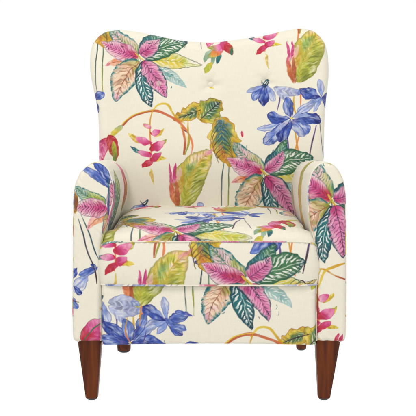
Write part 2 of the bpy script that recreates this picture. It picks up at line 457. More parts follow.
ccf.stroke([(296, 283), (301, 279), (306, 283), (312, 280)], .9, INK); ccf.stroke([(288, 284), (295, 278), (300, 282)], .8, DGRN)
# --- arm facings
cal = Canvas(60, 150, 130, 350, 3.6)
cal.at(0, 0, 1)
cal.at(104, 258, SC).stroke([(-22, -32), (-14, -10), (-6, 18)], 1.4, DTEAL, INK)
cal.stroke([(-20, -36), (-9, -14), (-3, 6)], 1.2, DTEAL)
cal.at(0, 0, 1)
cal.leaf((107, 204), (75, 187), 15, [OLIV, LIME, SAGE, SAGE], -.1, GRN, 11, .9, DGRN, TEAL, 1, kind='ovate', pale=.7, ew=1.5)
cal.leaf((110, 210), (87, 229), 11, [HOT, ORNG, PEACH, PINK], .1, None, 7, .5, RUST, None, wash=.6)
cal.leaf((108, 208), (74, 204), 20, [HOT, HOT, PINK, PINK, BLUSH], -.12, INK, 13, .9, HOT, sr(110, 96, 120), .8, kind='ovate', pale=.85)
cal.leaf((109, 206), (112, 182), 8, [PINK, BLUSH, HOT], .1, INK, 6, .6, None, TEAL, .8)
cal.leaf((109, 212), (108, 240), 10, [OLIV, PEACH, HOT], .1, BRWN, 6, .6, None, TEAL, 1, pale=.3)
cal.leaf((75.5, 192), (75.5, 214), 8, [GOLD, BRWN, GOLD], 0, BRWN, 6, .5, rag=.3)
cal.at(0, 0, 1)
petal(cal, (110, 186), (92, 160), 10, 2, .1); petal(cal, (110, 190), (80, 168), 9, 1, .15); petal(cal, (112, 182), (104, 163), 8, 1); petal(cal, (86, 166), (78, 172), 5, 0)
cal.stroke([(108, 178), (109, 200), (108, 226)], 2.0, TEAL, PURP)
petal(cal, (98, 266), (77, 275), 9, 1, -.1); petal(cal, (88, 276), (73, 292), 15, 0, .1); petal(cal, (76, 268), (68, 280), 9, 2); petal(cal, (97, 268), (90, 264), 5, 2)
cal.stroke([(92, 262), (95, 274), (97, 283)], 1.6, INK)
petal(cal, (72, 286), (82, 294), 6, 2); petal(cal, (68, 296), (79, 308), 9, 1); cal.stroke([(70, 300), (80, 302)], 1.0, INK)
cal.leaf((84, 344), (106, 320), 24, [RED, HOT, PINK], .0, None, edge=GRN, kind='ovate'); cal.stroke([(82, 342), (92, 331), (103, 322)], 1.4, GRN)
car = Canvas(290, 150, 360, 350, 3.6)
pinwheel(car.at(332, 200, SC, 21))
heliconia(car.at(318, 333, SC))
car.at(0, 0, 1)
car.stroke([(318, 270), (326, 270), (336, 275), (347, 280)], 2.2, GOLD, RUST); car.stroke([(318, 288), (325, 272), (334, 266), (345, 263)], 2.4, YEL, GOLD)
car.stroke([(319, 268), (317, 290), (318, 318)], 2.4, GOLD, RUST)
car.leaf((334, 344), (338, 333), 4, [RED, HOT]); car.leaf((339, 344), (342, 333), 4, [RED, HOT])
car.stroke([(338, 150), (345, 175)], 1.4, GRN)
# --- inner sides of the arms: u = distance from front edge (cm*3.9), v = photo row
cil = Canvas(-20, 150, 260, 300, 2.4)
cil.at(0, 0, 1)
cil.leaf((32, 232), (38, 170), 56, [DTEAL, GRN, OLIV], .05, WHT, 12, .9, WHT, DTEAL, .8, kind='ovate', dash=.5)
cil.leaf((4, 232), (8, 180), 18, [HOT, PINK, TEAL], .05, edge=PURP)
cil.leaf((140, 216), (110, 166), 46, [OLIV, RED, PINK], .05, None, edge=OLIV, kind='ovate'); cil.stroke([(120, 180), (138, 200), (130, 232)], 9, YEL, OLIV)
cir = Canvas(-20, 150, 260, 300, 2.4)
cir.at(0, 0, 1)
cir.stroke([(84, 164), (72, 190), (66, 240)], 30, OLIV, GOLD); cir.stroke([(97, 164), (84, 200), (80, 240)], 5, ORNG, RED)
cir.leaf((150, 240), (170, 190), 30, [PINK, PEACH, OLIV], edge=TEAL)


# ------------------------------------------------------------------ materials
def new_mat(name):
    m = bpy.data.materials.new(name); m.use_nodes = True
    nt = m.node_tree; nt.nodes.clear()
    out = nt.nodes.new('ShaderNodeOutputMaterial'); b = nt.nodes.new('ShaderNodeBsdfPrincipled')
    nt.links.new(b.outputs[0], out.inputs[0])
    return m, nt, b


def cloth_mat(name, attr=None, color=None):
    m, nt, b = new_mat(name)
    b.inputs['Roughness'].default_value = .82
    b.inputs['Specular IOR Level'].default_value = .25
    b.inputs['Sheen Weight'].default_value = .08
    tc = nt.nodes.new('ShaderNodeTexCoord')
    n1 = nt.nodes.new('ShaderNodeTexNoise'); n1.inputs['Scale'].default_value = 520; n1.inputs['Detail'].default_value = 2
    n2 = nt.nodes.new('ShaderNodeTexNoise'); n2.inputs['Scale'].default_value = 9; n2.inputs['Detail'].default_value = 3
    nt.links.new(tc.outputs['Object'], n1.inputs['Vector']); nt.links.new(tc.outputs['Object'], n2.inputs['Vector'])
    b1 = nt.nodes.new('ShaderNodeBump'); b1.inputs['Strength'].default_value = .35; b1.inputs['Distance'].default_value = .0006
    b2 = nt.nodes.new('ShaderNodeBump'); b2.inputs['Strength'].default_value = .45; b2.inputs['Distance'].default_value = .006
    nt.links.new(n1.outputs['Fac'], b1.inputs['Height']); nt.links.new(n2.outputs['Fac'], b2.inputs['Height'])
    nt.links.new(b2.outputs[0], b1.inputs['Normal']); nt.links.new(b1.outputs[0], b.inputs['Normal'])
    # thread-level tone variation of the weave
    r = nt.nodes.new('ShaderNodeMapRange'); r.inputs[1].default_value = .3; r.inputs[2].default_value = .7
    r.inputs[3].default_value = .97; r.inputs[4].default_value = 1.02
    nt.links.new(n1.outputs['Fac'], r.inputs[0])
    fac = r.outputs[0]
    for sc3 in ((45, 45, 900), (900, 60, 45)):
        mpp = nt.nodes.new('ShaderNodeMapping'); mpp.inputs['Scale'].default_value = sc3
        nn = nt.nodes.new('ShaderNodeTexNoise'); nn.inputs['Scale'].default_value = 1; nn.inputs['Detail'].default_value = 1
        rr_ = nt.nodes.new('ShaderNodeMapRange'); rr_.inputs[1].default_value = .3; rr_.inputs[2].default_value = .7
        rr_.inputs[3].default_value = .978; rr_.inputs[4].default_value = 1.018
        mu = nt.nodes.new('ShaderNodeMath'); mu.operation = 'MULTIPLY'
        nt.links.new(tc.outputs['Object'], mpp.inputs[0]); nt.links.new(mpp.outputs[0], nn.inputs['Vector'])
        nt.links.new(nn.outputs['Fac'], rr_.inputs[0]); nt.links.new(fac, mu.inputs[0]); nt.links.new(rr_.outputs[0], mu.inputs[1])
        fac = mu.outputs[0]
    mx = nt.nodes.new('ShaderNodeVectorMath'); mx.operation = 'SCALE'
    if attr:
        a = nt.nodes.new('ShaderNodeAttribute'); a.attribute_name = attr
        nt.links.new(a.outputs['Color'], mx.inputs[0])
    else:
        mx.inputs[0].default_value = color
    nt.links.new(fac, mx.inputs['Scale']); nt.links.new(mx.outputs[0], b.inputs['Base Color'])
    return m


def lin(c):
    c = np.clip(np.asarray(c, float), 0, 1)
    return np.where(c <= .04045, c / 12.92, ((c + .055) / 1.055) ** 2.4)


M_PRINT = cloth_mat('printed_linen', attr='print')
M_DUST = cloth_mat('dust_cover', color=(.05, .045, .04))

M_WOOD, nt, b = new_mat('mahogany_wood')
b.inputs['Roughness'].default_value = .38; b.inputs['Specular IOR Level'].default_value = .14; b.inputs['Coat Weight'].default_value = 0; b.inputs['Coat Roughness'].default_value = .2
tc = nt.nodes.new('ShaderNodeTexCoord'); mp = nt.nodes.new('ShaderNodeMapping'); mp.inputs['Scale'].default_value = (60, 60, 4)
ns = nt.nodes.new('ShaderNodeTexNoise'); ns.inputs['Scale'].default_value = 1; ns.inputs['Detail'].default_value = 5; ns.inputs['Distortion'].default_value = .6
cr = nt.nodes.new('ShaderNodeValToRGB')
cr.color_ramp.elements[0].position = .3; cr.color_ramp.elements[0].color = (.040, .008, .0012, 1)
cr.color_ramp.elements[1].position = .75; cr.color_ramp.elements[1].color = (.13, .028, .004, 1)
nt.links.new(tc.outputs['Object'], mp.inputs[0]); nt.links.new(mp.outputs[0], ns.inputs['Vector']); nt.links.new(ns.outputs['Fac'], cr.inputs[0])
nt.links.new(cr.outputs[0], b.inputs['Base Color'])
bp = nt.nodes.new('ShaderNodeBump'); bp.inputs['Strength'].default_value = .15; bp.inputs['Distance'].default_value = .001
nt.links.new(ns.outputs['Fac'], bp.inputs['Height']); nt.links.new(bp.outputs[0], b.inputs['Normal'])

M_GLIDE, nt, b = new_mat('black_glide')
b.inputs['Base Color'].default_value = (.02, .02, .022, 1); b.inputs['Roughness'].default_value = .4
n_ = nt.nodes.new('ShaderNodeTexNoise'); n_.inputs['Scale'].default_value = 200
b_ = nt.nodes.new('ShaderNodeBump'); b_.inputs['Strength'].default_value = .1; nt.links.new(n_.outputs[0], b_.inputs['Height']); nt.links.new(b_.outputs[0], b.inputs['Normal'])


# ------------------------------------------------------------------ mesh helpers
def link_mesh(name, V, F, mat, parent, col=None, smoothf=True):
    """V (n,3); F (m,4) quads"""
    V = np.asarray(V, np.float32); F = np.asarray(F, np.int32)
    me = bpy.data.meshes.new(name)
    me.vertices.add(len(V)); me.vertices.foreach_set('co', V.ravel())
    me.loops.add(F.size); me.loops.foreach_set('vertex_index', F.ravel())
    me.polygons.add(len(F)); me.polygons.foreach_set('loop_start', np.arange(0, F.size, 4, dtype=np.int32))
    me.polygons.foreach_set('loop_total', np.full(len(F), 4, np.int32))
    me.polygons.foreach_set('use_smooth', np.full(len(F), smoothf, bool))
    me.update(calc_edges=True)
    if col is not None:
        at = me.color_attributes.new('print', 'FLOAT_COLOR', 'POINT')
        c4 = np.ones((len(V), 4), np.float32); c4[:, :3] = lin(col) * .70
        at.data.foreach_set('color', c4.ravel())
    me.materials.append(mat)
    o = bpy.data.objects.new(name, me); C.objects.link(o)
    if parent is not None: o.parent = parent
    return o


class Bag:
    """collects grids into one mesh"""
    def __init__(s): s.V = []; s.F = []; s.C = []; s.n = 0

    def grid(s, P, col, flip=False, closed_u=False):
        nu, nv = P.shape[:2]
        idx = np.arange(nu * nv).reshape(nu, nv) + s.n
        if closed_u: idx = np.vstack([idx, idx[:1]])
        a = idx[:-1, :-1]; b = idx[1:, :-1]; c = idx[1:, 1:]; d = idx[:-1, 1:]
        f = np.stack([a, b, c, d] if not flip else [a, d, c, b], -1).reshape(-1, 4)
        s.V.append(P.reshape(-1, 3)); s.F.append(f); s.C.append(np.broadcast_to(col, P.shape).reshape(-1, 3)); s.n += nu * nv
        return s

    def build(s, name, mat, parent):
        return link_mesh(name, np.vstack(s.V), np.vstack(s.F), mat, parent, np.vstack(s.C))


def poly_resample(pts, n, dens=None):
    pts = np.asarray(pts, float)
    d = np.r_[0, np.cumsum(np.hypot(*np.diff(pts, axis=0).T))]
    t = np.linspace(0, 1, n) if dens is None else dens
    return np.stack([np.interp(t * d[-1], d, pts[:, k]) for k in (0, 1)], -1)


def smooth_curve(pts, n=24):
    """Catmull-Rom through the points"""
    Q = np.asarray(pts, float); E = np.vstack([2 * Q[0] - Q[1], Q, 2 * Q[-1] - Q[-2]]); out = []
    for k in range(1, len(E) - 2):
        p0, p1, p2, p3 = E[k - 1:k + 3]
        for t in np.linspace(0, 1, n, endpoint=False):
            out.append(.5 * (2 * p1 + (p2 - p0) * t + (2 * p0 - 5 * p1 + 4 * p2 - p3) * t * t + (3 * p1 - p0 - 3 * p2 + p3) * t ** 3))
    out.append(Q[-1]); return np.array(out)


def coons(left, right, bottom, top, nu, nv, du=None, dv=None):
    """grid (nu, nv, 2); left/right run bottom->top, bottom/top run left->right"""
    u = np.linspace(0, 1, nu) if du is None else du; v = np.linspace(0, 1, nv) if dv is None else dv
    B = poly_resample(bottom, nu, u); T = poly_resample(top, nu, u); L = poly_resample(left, nv, v); R = poly_resample(right, nv, v)
    U = u[:, None, None]; Vv = v[None, :, None]
    G = (1 - Vv) * B[:, None] + Vv * T[:, None] + (1 - U) * L[None] + U * R[None]
    G -= (1 - U) * (1 - Vv) * B[0] + U * (1 - Vv) * B[-1] + (1 - U) * Vv * T[0] + U * Vv * T[-1]
    return G


def edge_dist(G, loop):
    g = G.reshape(-1, 2).astype(np.float32); out = np.empty(len(g), np.float32)
    a = loop[:-1].astype(np.float32); d = np.diff(loop, axis=0).astype(np.float32); L2 = (d ** 2).sum(1) + 1e-12
    for k in range(0, len(g), 20000):
        q = g[k:k + 20000, None, :] - a[None]
        t = np.clip((q * d[None]).sum(-1) / L2, 0, 1)
        e = q - t[..., None] * d[None]
        out[k:k + 20000] = np.sqrt((e ** 2).sum(-1).min(1))
    return out.reshape(G.shape[:2])


def roll(d, r):
    """setback of a rounded edge at distance d from the border"""
    q = 1 - np.clip(d / r, 0, 1)
    return r * (1 - np.sqrt(np.clip(1 - q * q, 0, 1)))


def tube_path(P, r, seg=8, cap=False):
    """tube grid around a 3d polyline"""
    P = np.asarray(P, float); T = np.gradient(P, axis=0); T /= np.linalg.norm(T, axis=1)[:, None] + 1e-9
    ref = np.array([.13, .97, .21]); N = np.cross(T, ref)
    bad = np.linalg.norm(N, axis=1) < .2
    N[bad] = np.cross(T[bad], np.array([1., 0, 0]))
    N /= np.linalg.norm(N, axis=1)[:, None]; B = np.cross(T, N)
    a = np.linspace(0, 2 * np.pi, seg + 1)
    G = P[:, None] + r * (np.cos(a)[None, :, None] * N[:, None] + np.sin(a)[None, :, None] * B[:, None])
    return G


def wobble(P, amp, sc, seed):
    """soft sag and pull of upholstery, as a displacement field"""
    x, y, z = P[..., 0], P[..., 1], P[..., 2]
    r = np.random.RandomState(seed); w = 0
    for k in range(7):
        f = r.uniform(.6, 1.6, 3) * sc * r.choice([-1, 1], 3); w = w + np.sin(x * f[0] + y * f[1] + z * f[2] + r.uniform(0, 6.28)) / 7
    return amp * w


def pucker(a, dist, amp=.0009, reach=.014, seed=0):
    """small gathers of cloth where it is pulled into a seam"""
    r = np.random.RandomState(seed); w = 0
    for k in range(6):
        w = w + np.sin(a * r.uniform(90, 420) + r.uniform(0, 6.3)) / 6
    env = .5 + .5 * np.sin(a * 13 + seed)
    return amp * w * (.4 + env) * np.exp(-np.maximum(dist, 0) / reach) * 2


def tile_at(a, b):
    return tile.sample(np.asarray(a) * 323.0, np.asarray(b) * 323.0)


def bias(s, n, off):
    """bias-cut strip of the same cloth round a cord"""
    k = np.arange(n)[None, :] / n * .016
    return tile_at(s[:, None] + k, s[:, None] * .8 - k + off) * .65 + CREAM * .35


def F(px, py):
    """front plane photo position -> x, z"""
    return ((px - CX) / S, (399 - py) / S)


# ------------------------------------------------------------------ the armchair
chair = bpy.data.objects.new('armchair', None); C.objects.link(chair)
chair['label'] = 'cream armchair with tropical floral print fabric, buttoned back and tapered brown wooden legs'
chair['category'] = 'armchair'

# ---------- backrest
Lp = [(98.5, 172), (99, 150), (99, 125), (97.2, 106), (94, 90), (91, 75), (90.3, 61), (92.3, 46), (99, 36.5)]
Tp = [(99, 36.5), (105, 32.5), (112, 30.6), (124, 29.6), (142, 32), (157.5, 35), (180, 39.6), (209, 41.8), (232, 39.6), (250, 37), (265, 34.6),
      (284, 30.4), (297, 28.6), (306, 28.9), (314, 31.6), (320, 36.5)]
Rp = [(324.3, 172), (324.3, 140), (324.6, 122), (325.5, 106), (327.4, 90), (328.8, 75), (328.2, 57), (325.3, 45), (320, 36.5)]
ZB0 = 0.150
toW = lambda L: [back_point(*p) for p in L]
Lw = smooth_curve(np.array(toW(Lp))); Rw = smooth_curve(np.array(toW(Rp))); Tw = smooth_curve(np.array(toW(Tp)))
Lw = np.vstack([[(-.345, ZB0)], Lw]); Rw = np.vstack([[(.345, ZB0)], Rw])
Bw = np.array([(-.345, ZB0), (.345, ZB0)])
lenL = np.hypot(*np.diff(Lw, axis=0).T).sum()
# rows: coarse below the seat, dense where seen
tA = (0.42 - ZB0) / lenL
dv = np.r_[np.linspace(0, tA, 40, endpoint=False), tA + (1 - tA) * np.sin(np.linspace(0, np.pi / 2, 480) ** 1.0 * 1) ** 1.0]
dv = np.r_[np.linspace(0, tA, 40, endpoint=False), np.linspace(tA, 1, 480)]
G = coons(Lw, Rw, Bw, Tw, 560, len(dv), dv=dv)
loopB = np.vstack([poly_resample(Lw, 260), poly_resample(Tw, 260)[1:], poly_resample(Rw, 260)[::-1][1:], Bw[::-1][1:]])
D = edge_dist(G, loopB)
X, Z = G[..., 0], G[..., 1]
R_B = .030


def back_front(X, Z, D):
    y = back_depth(Z) + roll(D, R_B)
    hw = .35
    y = y - .022 * np.exp(-((Z - .60) / .11) ** 2) * np.clip(1 - (X / .33) ** 2, 0, 1)        # lumbar swell
    y = y - .030 * smooth((np.abs(X) - .20) / .16) * smooth((Z - .5) / .2)                      # shallow wings
    y = y - .010 * np.clip(D / .12, 0, 1) ** .6                                                # padded crown
    for bx, by in BUT:
        r2 = (X - bx) ** 2 + (Z - by) ** 2
        th = np.arctan2(Z - by, X - bx)
        y = y + .0010 * np.exp(-((np.sqrt(r2) - .026) / .016) ** 2) * np.cos(5 * th + bx * 40)
        y = y + .007 * np.exp(-r2 / .026 ** 2) + .007 * np.exp(-r2 / .0115 ** 2)
    return y


BUT = [back_point(159, 84), back_point(211, 85), back_point(265.6, 83)]
Y = back_front(X, Z, D)
P = np.stack([X, Y, Z], -1); P[..., 1] += wobble(P, .0018, 22, 3)
U = CX + KB * X; Vv = KB * (1.03 - Z)
# seat-level cloth continues past the painted area
ink = cb.sample(U, Vv)
bag = Bag().grid(P, ink, flip=True)
# the border band and the outside back
TH = .125
band = poly_resample(loopB, 420); band = np.vstack([band, band[:1]]) if not np.allclose(band[0], band[-1]) else band
zb = band[:, 1]; xb = band[:, 0]
y0 = back_front(xb, zb, np.zeros(len(xb)))
w0 = np.stack([xb, y0, zb], -1)
y0 = y0 + wobble(w0, .0018, 22, 3)
s_arc = np.r_[0, np.cumsum(np.hypot(*np.diff(band, axis=0).T))]
ts = np.linspace(0, 1, 40)
yb1 = back_depth(zb) + TH
Pb = np.stack([np.broadcast_to(xb[:, None], (len(xb), 40)), y0[:, None] * (1 - ts) + yb1[:, None] * ts, np.broadcast_to(zb[:, None], (len(xb), 40))], -1)
# follow the front print for the first centimetres, so the pattern wraps round the edge
uu = CX + KB * xb; vv = KB * (1.03 - zb)
cbnd = tile_at(s_arc[:, None] + 0 * ts, (ts * TH)[None, :] + .1 + 0 * s_arc[:, None])
bag.grid(Pb, cbnd, flip=True)
back = bag.build('backrest', M_PRINT, chair)
ob = Bag()
G2 = coons(Lw, Rw, Bw, Tw, 160, 180)
D2 = edge_dist(G2, loopB)
P2 = np.stack([G2[..., 0], back_depth(G2[..., 1]) + TH - roll(D2, .012) + .012 * np.clip(D2 / .1, 0, 1), G2[..., 1]], -1)
ob.grid(P2, tile_at(G2[..., 0] + 1, -G2[..., 1] + 3))
ob.build('outside_back', M_PRINT, back)
# buttons
for k, (bx, bz) in enumerate(BUT):
    d0 = float(edge_dist(np.array([[[bx, bz]]]), loopB)[0, 0])
    yb = float(back_front(np.array(bx), np.array(bz), np.array(d0))) + .001
    a = np.linspace(0, 2 * np.pi, 29); r = np.linspace(0, 1, 12)
    rr = .0118
    A, Rr = np.meshgrid(a, r, indexing='ij')
    hgt = .0078 * np.sqrt(np.clip(1 - Rr ** 2.4, 0, 1))
    Pq = np.stack([bx + rr * Rr * np.cos(A), yb - hgt, bz + rr * Rr * np.sin(A)], -1)
    cc = cb.sample(CX + KB * Pq[..., 0], KB * (1.03 - Pq[..., 2]))
    cc = cc if k != 0 else cc * .45 + CREAM * .55
    Bag().grid(Pq, cc).build('button', M_PRINT, back)

# ---------- arms
ARM_Z0 = F(0, 341.5)[1]
Y_ARM_END = .53


def make_arm(side, outer, top, inner, canvas, icanvas):
    Lo = smooth_curve([F(*p) for p in outer]); Ti = smooth_curve([F(*p) for p in top]); In = smooth_curve([F(*p) for p in inner])
    # left/right of the grid by x
    if side < 0: Lf, Rt, Tt = Lo, In, Ti
    else: Lf, Rt, Tt = In, Lo, Ti[::-1]
    Bt = np.array([Lf[0], Rt[0]])
    lp = np.vstack([Lf, Tt[1:], Rt[::-1][1:], Bt[::-1][1:]])
    q = np.linspace(0, 1, 96); du = q - .08 * np.sin(2 * np.pi * q) / (2 * np.pi) * 6
    du = (1 - np.cos(np.pi * q)) / 2 * .5 + q * .5
    q = np.linspace(0, 1, 380); dvv = q + .0
    dvv = np.sin(q * np.pi / 2) * .25 + q * .75
    Gf = coons(Lf, Rt, Bt, Tt, 96, 380, du=du, dv=dvv)
    Df = edge_dist(Gf, lp)
    r = .011
    Pf = np.stack([Gf[..., 0], roll(Df, r) - .004 * np.clip(Df / .04, 0, 1) ** .7, Gf[..., 1]], -1)
    Pf[..., 1] += wobble(Pf, .0012, 26, 5 + side) + pucker(Gf[..., 1] + Gf[..., 0], Df, .0008, .012, 7 + side)
    cf = canvas.sample(CX + S * Gf[..., 0], 399 - S * Gf[..., 1])
    face = Bag().grid(Pf, cf, flip=True)
    arm_o = None
    # body swept backwards; the arm leans out a little and its top dips towards the back
    loop = poly_resample(lp, 520)
    sa = np.r_[0, np.cumsum(np.hypot(*np.diff(loop, axis=0).T))]
    yy = np.linspace(0, 1, 150) ** 1.1 * (Y_ARM_END - r) + r
    Pb = np.empty((len(loop), len(yy), 3))
    hi = smooth((loop[:, 1] - .35) / .2)
    for j, yv in enumerate(yy):
        t = (yv - r) / (Y_ARM_END - r)
        puff = .004 * math.sin(math.pi * min(1, t * 1.0)) + .0025 * smooth(np.array(t / .04))
        cx_, cz_ = loop[:, 0].mean(), loop[:, 1].mean()
        nx = np.gradient(loop[:, 1]); nzv = -np.gradient(loop[:, 0]); L = np.hypot(nx, nzv) + 1e-9
        sgn = -1 if ((loop[:, 0] - cx_) * nx / L).sum() < 0 else 1
        keep = np.where(loop[:, 1] < ARM_Z0 + .002, 0, 1)
        Pb[:, j, 0] = loop[:, 0] + sgn * nx / L * puff * keep
        Pb[:, j, 1] = yv
        Pb[:, j, 2] = loop[:, 1] + sgn * nzv / L * puff * keep - .012 * t * hi
    isin = (np.sign(loop[:, 0] - (Lf[len(Lf) // 2, 0] + Rt[len(Rt) // 2, 0]) / 2) == -side)
    colt = tile_at(sa[:, None] + 0 * yy + (.3 if side > 0 else .1), yy[None, :] + .2 + 0 * sa[:, None])
    coli = icanvas.sample(yy[None, :] * S + 0 * sa[:, None], (399 - S * loop[:, 1])[:, None] + 0 * yy)
    edge_in = smooth((yy - .02) / .01)[None, :, None]
    colt = colt * edge_in + CREAM * (1 - edge_in)
    inner_mask = smooth((-side * (loop[:, 0] - (Lf[len(Lf) // 2, 0] + Rt[len(Rt) // 2, 0]) / 2) - .012) / .004)[:, None, None]
    colb = colt * (1 - inner_mask) + coli * inner_mask
    arm = Bag().grid(Pb, colb, flip=False).build('armrest', M_PRINT, chair)
    face.build('arm_facing', M_PRINT, arm)
    # piping along the facing
    pr = poly_resample(lp[:len(Lf) + len(Tt) + len(Rt) - 2], 420)
    path = np.stack([pr[:, 0], np.full(len(pr), r * .75), pr[:, 1]], -1)
    Tg = tube_path(path, .0019)
    sp = np.r_[0, np.cumsum(np.hypot(*np.diff(pr, axis=0).T))]
    cp = bias(sp, Tg.shape[1], 1.1)
    Bag().grid(Tg, cp).build('piping', M_PRINT, arm)
    return arm


make_arm(-1, outer=[(80, 342), (75.5, 341), (73.4, 337.5), (72.8, 326), (72.6, 300), (72.8, 260), (73.2, 215), (73.7, 196), (75.5, 184), (80, 173.5)],
         top=[(80, 173.5), (86, 167), (93, 163.2), (99, 163), (105, 166.5), (109, 172)],
         inner=[(100.5, 341.5), (100.5, 300), (100.5, 255), (103, 235), (109, 214), (112.5, 198), (112.5, 185), (109, 172)],
         canvas=cal, icanvas=cil)
make_arm(1, outer=[(338.5, 342), (343.2, 341), (345.2, 337.5), (345.8, 326), (346, 300), (346, 260), (345.8, 215), (345.3, 194), (343.5, 181), (339, 171)],
         top=[(339, 171), (334, 165.5), (327, 163), (321, 164), (316, 168), (312, 174)],
         inner=[(317, 341.5), (317, 300), (317, 255), (313.5, 235), (309.5, 214), (308.5, 200), (309, 187), (312, 174)],
         canvas=car, icanvas=cir)

# ---------- seat base (front rail)
nx_, nz_ = 400, 130
xs = np.linspace(F(101.5, 0)[0], F(316.1, 0)[0], nx_); t = np.linspace(0, 1, nz_)
zt = F(0, 284)[1]
Xr, Tr = np.meshgrid(xs, t, indexing='ij')
zbot = F(0, 344.2)[1] + .0015 * np.cos(Xr * 9)
Zr = zbot + (zt - zbot) * Tr
ex = np.minimum(Xr - xs[0], xs[-1] - Xr); ez = Zr - zbot
Yr = -.006 + roll(ex, .014) + roll(ez, .007) - .006 * np.clip(np.minimum(ex, .05) / .05, 0, 1) * np.sin(np.pi * Tr) ** .6
Pr = np.stack([Xr, Yr, Zr], -1); Pr[..., 1] += wobble(Pr, .0016, 24, 9) + pucker(Xr, zt - Zr, .0009, .018, 1) + pucker(Xr, ez, .0007, .012, 2) + pucker(Zr, ex, .0009, .016, 3)
bag = Bag().grid(Pr, crl.sample(CX + S * Xr, 399 - S * Zr), flip=False)
# return under the rail
tt_ = np.linspace(0, 1, 6); e = Pr[:, 0]
Pu = e[:, None, :] + np.array([0, .05, 0])[None, None] * tt_[None, :, None]
bag.grid(Pu, np.broadcast_to(CREAM, Pu.shape), flip=True)
rail = bag.build('seat_rail', M_PRINT, chair)
Pth = np.stack([xs, np.full(nx_, .008), F(0, 343.6)[1] + .0015 * np.cos(xs * 9)], -1)
Tg = tube_path(Pth, .0024)
Bag().grid(Tg, bias(xs + .4, Tg.shape[1], .8)).build('piping', M_PRINT, rail)
# dust cover under the frame
xg, yg = np.meshgrid(np.linspace(-.335, .335, 30), np.linspace(.03, .57, 30), indexing='ij')
Pd = np.stack([xg, yg, ARM_Z0 + .012 + 0 * xg], -1)
link_mesh('dust_cover', *(lambda b: (np.vstack(b.V), np.vstack(b.F)))(Bag().grid(Pd, CREAM)), M_DUST, rail)

# ---------- seat cushion
ZE = F(0, 241)[1]; ZL = F(0, 285)[1]
def hwf(y):
    """half width of the cushion at depth y: full across the front, narrower between the arms"""
    return .2785 - .030 * smooth((y - .012) / .05)
nyc = 250
yv = -.010 + (.515 + .010) * (np.linspace(0, 1, nyc) ** 1.25)
uv = np.linspace(-1, 1, 440); uv = np.sign(uv) * (1 - (1 - np.abs(uv)) ** 1.12)
Uc, Yc = np.meshgrid(uv, yv, indexing='ij')
# rounded front corners seen from above
Xc = CX * 0 + Uc * hwf(Yc) + 0.0
prof = np.interp(yv + .010, [0, .004, .012, .022, .05, .09, .15, .25, .35, .45, .515], [0, 0, .0125, .022, .032, .038, .044, .052, .056, .057, .056])
k = 9; pf = np.convolve(np.r_[np.full(k, prof[0]), prof, np.full(k, prof[-1])], np.ones(k) / k, 'same')[k:-k]; pf[0] = 0
cross = np.clip(1 - np.abs(Uc) ** 5.5, 0, 1) ** .45
Zc = ZE + pf[None, :] * (.62 + .42 * cross) - .011 * np.abs(Uc) ** 18 * np.exp(-(Yc + .006) / .02)
Yfront = -.003 * (1 - np.abs(Uc) ** 6) * np.clip(1 - Yc / .05, 0, 1)
Pc = np.stack([Xc, Yc + Yfront + .018 * np.abs(Uc) ** 18 * np.clip(1 - Yc / .1, 0, 1), Zc], -1)
Pc[..., 2] += (wobble(Pc, .0026, 24, 21) + pucker(Xc, Yc + .01, .0016, .03, 6)) * np.clip(Yc / .03, 0, 1)
arc = np.zeros_like(Yc)
arc[:, 1:] = np.cumsum(np.hypot(np.diff(Pc[..., 1], axis=1), np.diff(Pc[..., 2], axis=1)), axis=1)
bag = Bag().grid(Pc, cct.sample(CX + S * Xc, -S * arc), flip=False)
# boxing: front strip and the sides
nxb, nzb = 460, 100
ub = np.linspace(-1, 1, nxb); tb = np.linspace(0, 1, nzb)
# perimeter path: right-back -> front -> left-back  built from the top's border
left_edge = Pc[0, ::-1]; front_edge = Pc[:, 0]; right_edge = Pc[-1]
per = np.vstack([left_edge[::3], front_edge[1:-1], right_edge[::3]])
NB = 60
ctr = np.array([0, .26, 0])
dirn = np.gradient(per[:, :2], axis=0); nrm = np.stack([dirn[:, 1], -dirn[:, 0]], -1); nrm /= np.linalg.norm(nrm, axis=1)[:, None] + 1e-9
for _ in range(12):
    nrm[1:-1] = (nrm[:-2] + nrm[1:-1] * 2 + nrm[2:]) / 4
nrm /= np.linalg.norm(nrm, axis=1)[:, None]
tb = np.linspace(0, 1, 92)
bul = .008 * np.sin(np.pi * tb) ** .7
Pp = np.empty((len(per), len(tb), 3))
Pp[..., 0] = per[:, None, 0] + nrm[:, None, 0] * bul
Pp[..., 1] = per[:, None, 1] + nrm[:, None, 1] * bul
Pp[..., 2] = (ZE + (per[:, 2] - ZE) * 1.0)[:, None] * (1 - tb) + ZL * tb
Pp[..., 1] += wobble(Pp, .0015, 26, 31)
hh = (ZE - ZL); av = per[:, 0][:, None] + per[:, 1][:, None]
Pp[..., 1] += pucker(av, tb[None] * hh, .0009, .012, 4) + pucker(av, (1 - tb[None]) * hh, .0008, .012, 5)
sper = np.r_[0, np.cumsum(np.linalg.norm(np.diff(per, axis=0), axis=1))]
mid = np.argmin(np.abs(per[:, 0]) + per[:, 1] * 10)
ucl = CX + S * (sper - sper[mid])
ucl_c = np.where(np.abs(per[:, 0]) < .2785, CX + S * per[:, 0], ucl)
vc = 399 - S * (ZE * (1 - tb) + ZL * tb)
box = Bag().grid(Pp, ccf.sample(ucl[:, None] + 0 * tb, vc[None, :] + 0 * ucl[:, None]), flip=False)
cush = bag.build('seat_cushion', M_PRINT, chair)
box.build('boxing', M_PRINT, cush)
for zz, key in ((None, 'top'), (ZL, 'bottom')):
    pth = per.copy()
    if zz is not None: pth[:, 2] = zz + .001
    sel = slice(int(len(per) * .0), None)
    pth = pth.copy(); pth[:, :2] += nrm * .0012
    Tg = tube_path(pth, .0024)
    Bag().grid(Tg, bias(sper, Tg.shape[1], .2 if zz is None else .57)).build('piping', M_PRINT, cush)
